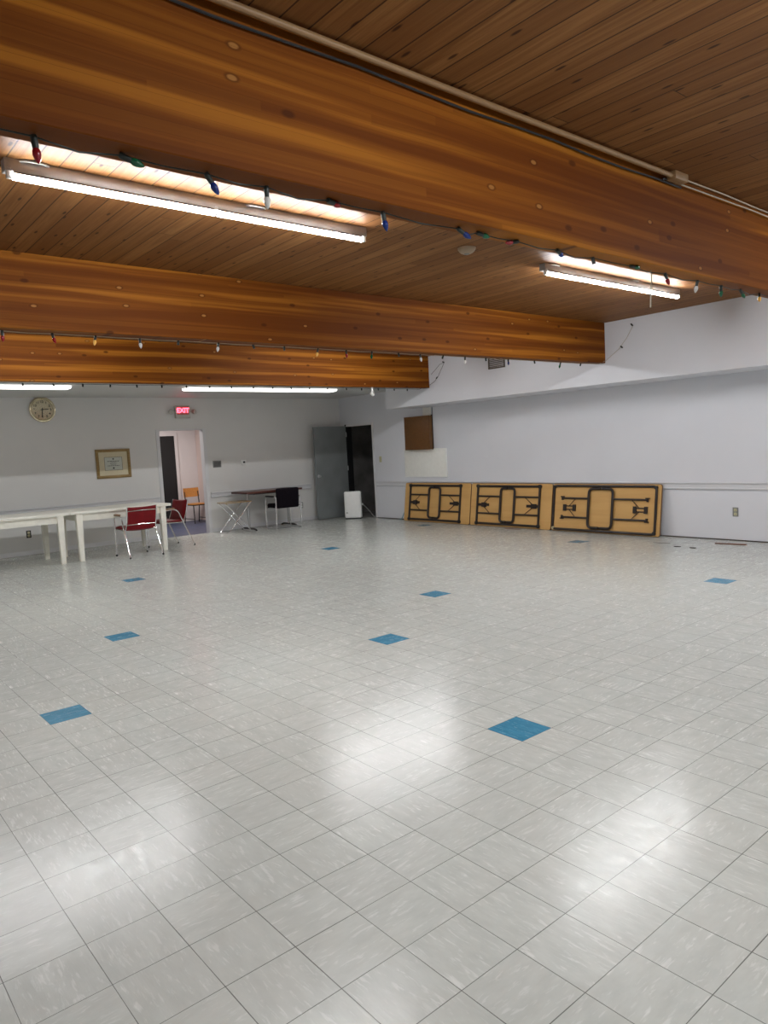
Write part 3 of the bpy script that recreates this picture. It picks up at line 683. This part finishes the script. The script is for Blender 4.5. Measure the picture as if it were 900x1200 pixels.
# ------------------------------------------------------------------ red armchairs (front = +Y)
def red_chair(label, loc, rz):
    t = thing('red_armchair', label, 'chair', loc, rz, 'red armchairs by the white tables')
    W = 0.245
    # curved padded seat and back
    def pad(name, prof, w, th, mt, roll=0.012):
        bm = B(); n = len(prof); nx = 8; grid = []
        for side in (1, -1):
            g_ = []
            for i, (y, z) in enumerate(prof):
                a = prof[max(i - 1, 0)]; b = prof[min(i + 1, n - 1)]
                tx, tz = b[0] - a[0], b[1] - a[1]; l = math.hypot(tx, tz); ny, nz = -tz / l, tx / l
                row = []
                for k in range(nx + 1):
                    s = k / nx * 2 - 1; e = min(1.0, (1 - abs(s)) * 6 + 0.25) * min(1.0, min(i, n - 1 - i) * 0.7 + 0.3)
                    h = side * th / 2 * e
                    row.append(bm.verts.new((s * w, y + ny * h, z + nz * h - 0.012 * (1 - s * s))))
                g_.append(row)
            grid.append(g_)
        for s in (0, 1):
            for i in range(n - 1):
                for k in range(nx):
                    q = (grid[s][i][k], grid[s][i][k + 1], grid[s][i + 1][k + 1], grid[s][i + 1][k]); bm.faces.new(q if s == 0 else q[::-1])
        A, C_ = grid
        for i in range(n - 1):
            bm.faces.new((A[i][0], A[i + 1][0], C_[i + 1][0], C_[i][0])); bm.faces.new((A[i][nx], C_[i][nx], C_[i + 1][nx], A[i + 1][nx]))
        for k in range(nx):
            bm.faces.new((A[0][k], C_[0][k], C_[0][k + 1], A[0][k + 1])); bm.faces.new((A[n - 1][k], A[n - 1][k + 1], C_[n - 1][k + 1], C_[n - 1][k]))
        return obj(name, bm, mt, t)
    pad('seat', [(0.24, 0.425), (0.22, 0.440), (0.1, 0.440), (0.0, 0.434), (-0.10, 0.428), (-0.17, 0.425)], 0.225, 0.055, M['red_vinyl'])
    pad('backrest', [(-0.155, 0.415), (-0.185, 0.44), (-0.205, 0.50), (-0.222, 0.58), (-0.24, 0.66), (-0.262, 0.745), (-0.27, 0.765)], 0.222, 0.042, M['red_vinyl'])
    for s in (-1, 1):
        bm = B(); tube(bm, fillet([(s * W, 0.235, 0.0), (s * W, 0.225, 0.615), (s * W, 0.02, 0.628)], 0.06), 0.0115, 10); obj('leg', bm, M['chrome'], t)
        bm = B(); tube(bm, fillet([(s * W, 0.03, 0.628), (s * W, -0.06, 0.60), (s * (W + 0.012), -0.32, 0.0)], 0.08), 0.0115, 10); obj('leg', bm, M['chrome'], t)
        bm = B(); box(bm, s * W - 0.024, s * W + 0.024, 0.0, 0.235, 0.628, 0.652, None, 0.010); obj('arm_pad', bm, M['armwood'], t)
        bm = B(); tube(bm, fillet([(s * 0.228, 0.22, 0.415), (s * 0.228, -0.16, 0.405), (s * 0.228, -0.225, 0.56), (s * 0.228, -0.268, 0.765)], 0.06), 0.009, 8); obj('side_rail', bm, M['chrome'], t)
    bm = B()
    tube(bm, fillet([(-0.228, -0.262, 0.705), (0, -0.300, 0.712), (0.228, -0.262, 0.705)], 0.15), 0.0085, 8)
    tube(bm, fillet([(-0.228, -0.215, 0.495), (0, -0.240, 0.500), (0.228, -0.215, 0.495)], 0.15), 0.0085, 8); obj('back_bar', bm, M['chrome'], t)
    bm = B(); tube(bm, [(-W, -0.142, 0.408), (W, -0.142, 0.408)], 0.0115, 8); tube(bm, [(-W, 0.19, 0.408), (W, 0.19, 0.408)], 0.0105, 8); obj('cross_bar', bm, M['chrome'], t)
    for s in (-1, 1):
        for y, x in ((0.235, s * W), (-0.32, s * (W + 0.012))):
            bm = B(); lathe(bm, [(0, 0), (0.014, 0), (0.015, 0.02), (0.012, 0.024), (0, 0.024)], 10, Matrix.Translation((x, y, 0))); obj('foot', bm, M['black_plastic'], t)
    return t
red_chair('red vinyl armchair with chrome legs, back turned, in front of the white table', (-9.185, 2.865, 0), PI / 2 + 0.03)
red_chair('red vinyl armchair seen side on at the end of the white table', (-9.73, 3.60, 0), PI + 0.12)

# ------------------------------------------------------------------ side room chair
t = thing('school_chair', 'orange plywood chair with black legs seen through the doorway', 'chair', (-13.28, 5.80, 0), -PI / 2 + 0.10)
def curved(bm, w, h, th, bulge, mat):
    n = 10; fr = []; bk = []
    for k in range(n + 1):
        s = k / n * 2 - 1; y = -bulge * (1 - s * s)
        for L_, dy in ((fr, 0), (bk, -th)): L_.append([bm.verts.new((s * w, y + dy, -h)), bm.verts.new((s * w, y + dy, h))])
    for k in range(n):
        bm.faces.new((fr[k][0], fr[k + 1][0], fr[k + 1][1], fr[k][1])); bm.faces.new((bk[k][0], bk[k][1], bk[k + 1][1], bk[k + 1][0]))
        bm.faces.new((fr[k][1], fr[k + 1][1], bk[k + 1][1], bk[k][1])); bm.faces.new((fr[k][0], bk[k][0], bk[k + 1][0], fr[k + 1][0]))
    for k in (0, n): bm.faces.new((fr[k][0], fr[k][1], bk[k][1], bk[k][0]))
    xf(bm, [v for a in fr + bk for v in a], mat)
bm = B(); curved(bm, 0.19, 0.10, 0.012, 0.03, Matrix.Translation((0, -0.175, 0.68)) @ Matrix.Rotation(0.12, 4, 'X')); obj('backrest', bm, M['plywood'], t)
bm = B(); prism(bm, rrect(-0.19, 0.19, -0.17, 0.20, 0.05), 0.022, Matrix.Translation((0, 0, 0.415))); obj('seat', bm, M['plywood'], t)
for s in (-1, 1):
    bm = B(); tube(bm, fillet([(s * 0.175, 0.19, 0), (s * 0.165, 0.16, 0.405), (s * 0.165, -0.13, 0.405)], 0.04), 0.012, 8); obj('leg', bm, M['black_metal'], t)
    bm = B(); tube(bm, [(s * 0.18, -0.23, 0), (s * 0.168, -0.15, 0.405), (s * 0.168, -0.185, 0.70)], 0.012, 8); obj('leg', bm, M['black_metal'], t)
    bm = B(); tube(bm, [(s * 0.177, 0.18, 0.10), (s * 0.177, -0.205, 0.10)], 0.008, 8); obj('stretcher', bm, M['black_metal'], t)
bm = B(); tube(bm, [(-0.165, 0.15, 0.40), (0.165, 0.15, 0.40)], 0.010, 8); tube(bm, [(-0.165, -0.13, 0.40), (0.165, -0.13, 0.40)], 0.010, 8); obj('cross_bar', bm, M['black_metal'], t)

# ------------------------------------------------------------------ desk, tray table, office chair
t = thing('pedestal_desk', 'dark red-brown topped table against the far wall behind the office chair', 'table', (-10.56, 6.02, 0))
bm = B(); prism(bm, rrect(-0.33, 0.31, -0.62, 0.64, 0.05), 0.036, Matrix.Translation((0, 0, 0.715))); obj('tabletop', bm, M['desk_wood'], t)
bm = B(); box(bm, -0.25, 0.24, -0.42, 0.42, 0.690, 0.715); obj('frame', bm, M['black_metal'], t)
for y in (-0.43, 0.47):
    bm = B(); tube(bm, [(-0.02, y, 0.04), (-0.02, y, 0.70)], 0.024, 12); c = obj('leg', bm, M['dull_chrome'], t)
    bm = B(); tube(bm, fillet([(-0.29, y, 0.012), (-0.22, y, 0.035), (0.18, y, 0.035), (0.25, y, 0.012)], 0.05), 0.018, 8); obj('foot', bm, M['black_metal'], t)
t = thing('tray_table', 'small folding tray table with crossed metal legs left of the desk', 'table', (-10.52, 5.275, 0))
bm = B(); prism(bm, rrect(-0.20, 0.20, -0.275, 0.275, 0.04), 0.016, Matrix.Translation((0, 0, 0.565))); obj('tray', bm, M['tray_wood'], t)
bm = B(); tube(bm, [(x, y, 0.580) for x, y in rrect(-0.20, 0.20, -0.275, 0.275, 0.04)], 0.006, 6, True); obj('rim', bm, M['gold'], t)
for s, xx in ((1, 0.165), (-1, 0.135)):
    bm = B(); tube(bm, fillet([(-xx, s * 0.25, 0.562), (-xx, -s * 0.25, 0.012), (xx, -s * 0.25, 0.012), (xx, s * 0.25, 0.562)], 0.03), 0.010, 8); obj('leg_frame', bm, M['chrome'], t)
bm = B(); tube(bm, [(-0.17, 0, 0.287), (-0.13, 0, 0.287)], 0.008, 8); tube(bm, [(0.13, 0, 0.287), (0.17, 0, 0.287)], 0.008, 8); obj('pivot', bm, M['steel'], t)
t = thing('office_chair', 'black office chair with chrome frame pulled up to the desk, back turned', 'chair', (-10.30, 6.19, 0), PI / 2 - 0.12)
bm = B(); box(bm, -0.225, 0.225, -0.20, 0.24, 0.40, 0.48, None, 0.03, 3); obj('seat', bm, M['black_fabric'], t)
bm = B(); box(bm, -0.235, 0.235, -0.035, 0.035, 0.0, 0.385, Matrix.Translation((0, -0.22, 0.40)) @ Matrix.Rotation(0.10, 4, 'X'), 0.028, 3); obj('backrest', bm, M['black_fabric'], t)
for s in (-1, 1):
    bm = B(); tube(bm, fillet([(s * 0.26, -0.24, 0.615), (s * 0.26, 0.20, 0.60), (s * 0.26, 0.23, 0.012), (s * 0.26, -0.25, 0.012)], 0.07), 0.012, 10); obj('side_frame', bm, M['chrome'], t)
    bm = B(); box(bm, s * 0.26 - 0.024, s * 0.26 + 0.024, -0.16, 0.17, 0.612, 0.642, None, 0.012); obj('arm_pad', bm, M['black_plastic'], t)
    bm = B(); tube(bm, fillet([(s * 0.26, -0.25, 0.012), (s * 0.262, -0.275, 0.30), (s * 0.25, -0.26, 0.615)], 0.06), 0.011, 8); obj('rear_post', bm, M['chrome'], t)
bm = B(); tube(bm, [(-0.26, -0.25, 0.012), (0.26, -0.25, 0.012)], 0.011, 8); tube(bm, [(-0.26, -0.235, 0.435), (0.26, -0.235, 0.435)], 0.010, 8); tube(bm, [(-0.26, 0.16, 0.40), (0.26, 0.16, 0.40)], 0.010, 8); obj('cross_bar', bm, M['chrome'], t)

# ------------------------------------------------------------------ white appliance by the steel door
t = thing('dehumidifier', 'white upright dehumidifier standing before the dark doorway', 'appliance', (-10.27, 7.90, 0), PI / 2 - 0.78)
# local: front = -Y
bm = B(); box(bm, -0.185, 0.185, -0.12, -0.045, 0.02, 0.58, None, 0.036, 4)
for v in bm.verts:
    f = 1 - 0.05 * abs((v.co.z - 0.30) / 0.28) ** 2; v.co.x *= f
    if v.co.y < -0.1: v.co.y -= 0.018 * (1 - (v.co.x / 0.19) ** 2)
obj('front_shell', bm, M['white_plastic'], t)
bm = B(); box(bm, -0.180, 0.180, -0.052, 0.02, 0.022, 0.572, None, 0.02, 3); obj('side_shell', bm, M['white_plastic'], t)
bm = B(); box(bm, -0.170, 0.170, 0.012, 0.10, 0.03, 0.555, None, 0.02, 3); obj('back_shell', bm, M['black_plastic'], t)
bm = B(); tube(bm, [(x, -0.050, z) for x, z in rrect(-0.181, 0.181, 0.024, 0.574, 0.03)], 0.004, 6, True); obj('seam', bm, M['grey_plastic'], t)
bm = B(); box(bm, -0.145, -0.105, -0.137, -0.130, 0.13, 0.145, None, 0.002); obj('badge', bm, M['grey_plastic'], t)
bm = B(); box(bm, -0.16, 0.16, -0.10, 0.09, 0.0, 0.03, None, 0.006); obj('base', bm, M['black_plastic'], t)
bm = B(); lathe(bm, [(0, 0), (0.018, 0), (0.02, 0.02), (0, 0.026)], 12, Matrix.Translation((0.172, 0.06, 0.29)) @ Matrix.Rotation(PI / 2, 4, 'Y')); obj('cord_boss', bm, M['white_plastic'], t)
bm = B(); tube(bm, fillet([(-10.172, 8.082, 0.29), (-10.06, 8.13, 0.17), (-9.90, 8.16, 0.012), (-9.6, 8.165, 0.007), (-9.3, 8.13, 0.007), (-9.02, 8.15, 0.007)], 0.08), 0.006, 8)
pc = obj('power_cord', bm, M['grey_plastic'], t); pc.matrix_parent_inverse = (Matrix.Translation(t.location) @ Matrix.Rotation(PI / 2 - 0.78, 4, 'Z')).inverted()
bm = B(); tube(bm, fillet([(-9.06, 8.12, 0.006), (-9.02, 8.13, 0.02), (-8.93, 8.19, 0.24), (-8.90, 8.205, 0.40)], 0.04), 0.007, 8)
tag(obj('network_cable', bm, M['cord_blue']), 'pale blue cable rising behind the left folding table', 'cord')

# ------------------------------------------------------------------ folding tables leaning on the right wall
def folding_table(x0, x1, label, kind):
    L = x1 - x0; H = 0.745; a = math.atan2(0.105, H)
    t = thing('folding_table', label, 'table', ((x0 + x1) / 2, 8.055, 0.0), 0, 'folding tables leaning on the right wall')
    t.rotation_euler = (-a, 0, 0)
    # local: x along length, z up along width, -y = underside facing the room, top surface on +y
    R90 = Matrix.Rotation(PI / 2, 4, 'X')
    ol = rrect(-L / 2, L / 2, 0.004, H, 0.035)
    def slab(name, o, y_front, y_back, mt):
        bm = B(); prism(bm, o, y_back - y_front, Matrix.Translation((0, y_back, 0)) @ R90); return obj(name, bm, mt, t)
    slab('top_panel', ol, 0.0, 0.022, M['edge'])
    slab('underside', rrect(-L / 2 + 0.004, L / 2 - 0.004, 0.008, H - 0.004, 0.032), -0.004, 0.001, M['hardboard'])
    m_ = M['brown_metal']
    if kind == 'frame':
        fx0, fx1 = -L / 2 + 0.17, L / 2 - 0.24
        for pts in ([(fx0, 0.05), (fx1, 0.05)], [(fx0, H - 0.05), (fx1, H - 0.05)], [(fx0, 0.05), (fx0, H - 0.05)], [(fx1, 0.05), (fx1, H - 0.05)]):
            bm = B(); tube(bm, [(x, -0.020, z) for x, z in pts], 0.019, 8); obj('rail', bm, m_, t)
        for x in (fx0, fx1):
            for z in (0.05, H - 0.05):
                bm = B(); lathe(bm, [(0, 0), (0.030, 0), (0.033, 0.012), (0.030, 0.036), (0, 0.038)], 14, Matrix.Translation((x, -0.003, z)) @ R90); obj('corner_cap', bm, M['black_plastic'], t)
        lc = (fx0 + fx1) / 2 + 0.01; lw = 0.15
    else:
        bm = B(); tube(bm, [(x, -0.016, z) for x, z in rrect(-L / 2 + 0.035, L / 2 - 0.07, 0.035, H - 0.035, 0.05)], 0.019, 8, True); obj('rail', bm, m_, t)
        for x in (-L / 2 + 0.045, L / 2 - 0.08):
            for z in (0.048, H - 0.048):
                bm = B(); lathe(bm, [(0, 0), (0.026, 0), (0.028, 0.01), (0.024, 0.03), (0, 0.032)], 14, Matrix.Translation((x, -0.003, z)) @ R90)
                c = obj('corner_cap', bm, M['ivory'] if (x < 0 and z < 0.2) else M['black_plastic'], t)
                if x < 0 and z < 0.2: c['label'] = 'pale corner cap'
        fx0, fx1 = -L / 2 + 0.20, L / 2 - 0.20; lc = -0.035; lw = 0.205
    # the two folded leg frames: each is a U whose bend meets the other in the middle
    z0, z1 = (0.09, H - 0.085) if kind == 'frame' else (0.08, H - 0.075)
    bz0, bz1 = 0.225, H - 0.225
    for s in (-1, 1):
        e = fx0 if s < 0 else fx1; xo = lc + s * lw; g = lc + s * 0.012
        bm = B(); tube(bm, fillet([(g, -0.030, z1), (xo, -0.030, z1), (xo, -0.030, z0), (g, -0.030, z0)], 0.075), 0.020, 10); obj('leg', bm, m_, t)
        for z in (bz0, bz1):
            bm = B(); tube(bm, [(xo, -0.028, z), (e, -0.018, z)], 0.0145, 8); obj('leg_bar', bm, m_, t)
            if kind != 'frame':
                bm = B(); box(bm, e - 0.012, e + 0.012, -0.03, -0.004, z - 0.03, z + 0.03); box(bm, e - 0.03, e + 0.03, -0.03, -0.004, z - (0.03 if z < 0.3 else -0.012), z - (0.012 if z < 0.3 else -0.03)); obj('hook', bm, m_, t)
        bx = e + (-s) * (0.13 if kind == 'frame' else 0.12)
        zc = (bz0 + bz1) / 2
        bm = B(); 
        if kind == 'frame':
            box(bm, bx - 0.13, bx + 0.13, -0.022, -0.004, zc - 0.022, zc + 0.022); box(bm, bx - 0.03, bx + 0.07, -0.030, -0.004, zc - 0.038, zc + 0.038)
        else:
            for zz in (zc - 0.026, zc + 0.026): box(bm, bx - 0.09, bx + 0.12, -0.020, -0.004, zz - 0.008, zz + 0.008)
            box(bm, bx - 0.10, bx - 0.05, -0.026, -0.004, zc - 0.05, zc + 0.05); box(bm, bx + 0.075, bx + 0.125, -0.026, -0.004, zc - 0.05, zc + 0.05)
        obj('lock_bracket', bm, m_, t)
        bm = B(); ex = bx - s * 0.14 if kind == 'frame' else bx - s * 0.10
        for zz in (bz0, bz1): tube(bm, [(bx - s * 0.0, -0.016, zc + (0.02 if zz > zc else -0.02)), (ex - s * 0.03, -0.024, zz)], 0.006, 6)
        obj('brace', bm, m_, t)
    return t
folding_table(-8.87, -7.115, 'leftmost of three tan folding tables leaning under the white board', 'frame')
folding_table(-7.10, -5.345, 'middle of three tan folding tables leaning on the right wall', 'frame')
folding_table(-5.335, -3.49, 'rightmost tan folding table, with a wide centre loop and rail near its edge', 'loop')

# ------------------------------------------------------------------ litter on the floor
def scrap(name, x, y, l, w_, h, rz, mt, label, cat, n=7):
    bm = B(); rr = random.Random(name + label)
    ol = [(l * math.cos(2 * PI * k / n) * rr.uniform(0.75, 1.1), w_ * math.sin(2 * PI * k / n) * rr.uniform(0.75, 1.1)) for k in range(n)]
    prism(bm, ol, h, Matrix.Translation((x, y, 0.0005)) @ Matrix.Rotation(rz, 4, 'Z')); tag(obj(name, bm, mt), label, cat)
bm = B(); box(bm, -0.185, 0.185, -0.028, 0.028, 0.0, 0.012, None, 0.003)
for v in bm.verts:
    if v.co.x < -0.15: v.co.y *= 0.6
o = obj('wood_strip', bm, M['debris_brown']); o.location = (-2.43, 7.885, 0.0005); o.rotation_euler = (0, 0, 0.16); tag(o, 'thin brown strip of wood on the floor before the right wall', 'scrap')
scrap('floor_scrap', -3.20, 7.60, 0.13, 0.02, 0.004, 0.1, M['debris_grey'], 'thin grey sliver on the floor right of the folding tables', 'scrap')
scrap('floor_scrap', -2.88, 7.40, 0.045, 0.03, 0.006, 0.3, M['debris_dark'], 'small dark scrap on the floor, nearer the folding tables', 'scrap')
scrap('floor_scrap', -2.67, 7.39, 0.045, 0.03, 0.006, -0.2, M['debris_dark'], 'small dark scrap on the floor, nearer the wood strip', 'scrap')
scrap('floor_scrap', -6.02, 7.92, 0.15, 0.028, 0.005, 0.1, M['debris_brown'], 'flat brown scrap on the floor below the middle folding table', 'scrap')

# ------------------------------------------------------------------ unseen lamp added to light the side room
ld = bpy.data.lights.new('side_room_added_lamp', 'AREA'); ld.energy = 17; ld.size = 0.6; ld.color = (1.0, 0.93, 0.88)
lo = bpy.data.objects.new('side_room_added_lamp', ld); COL.objects.link(lo); lo.location = (-12.4, 4.6, 2.48)
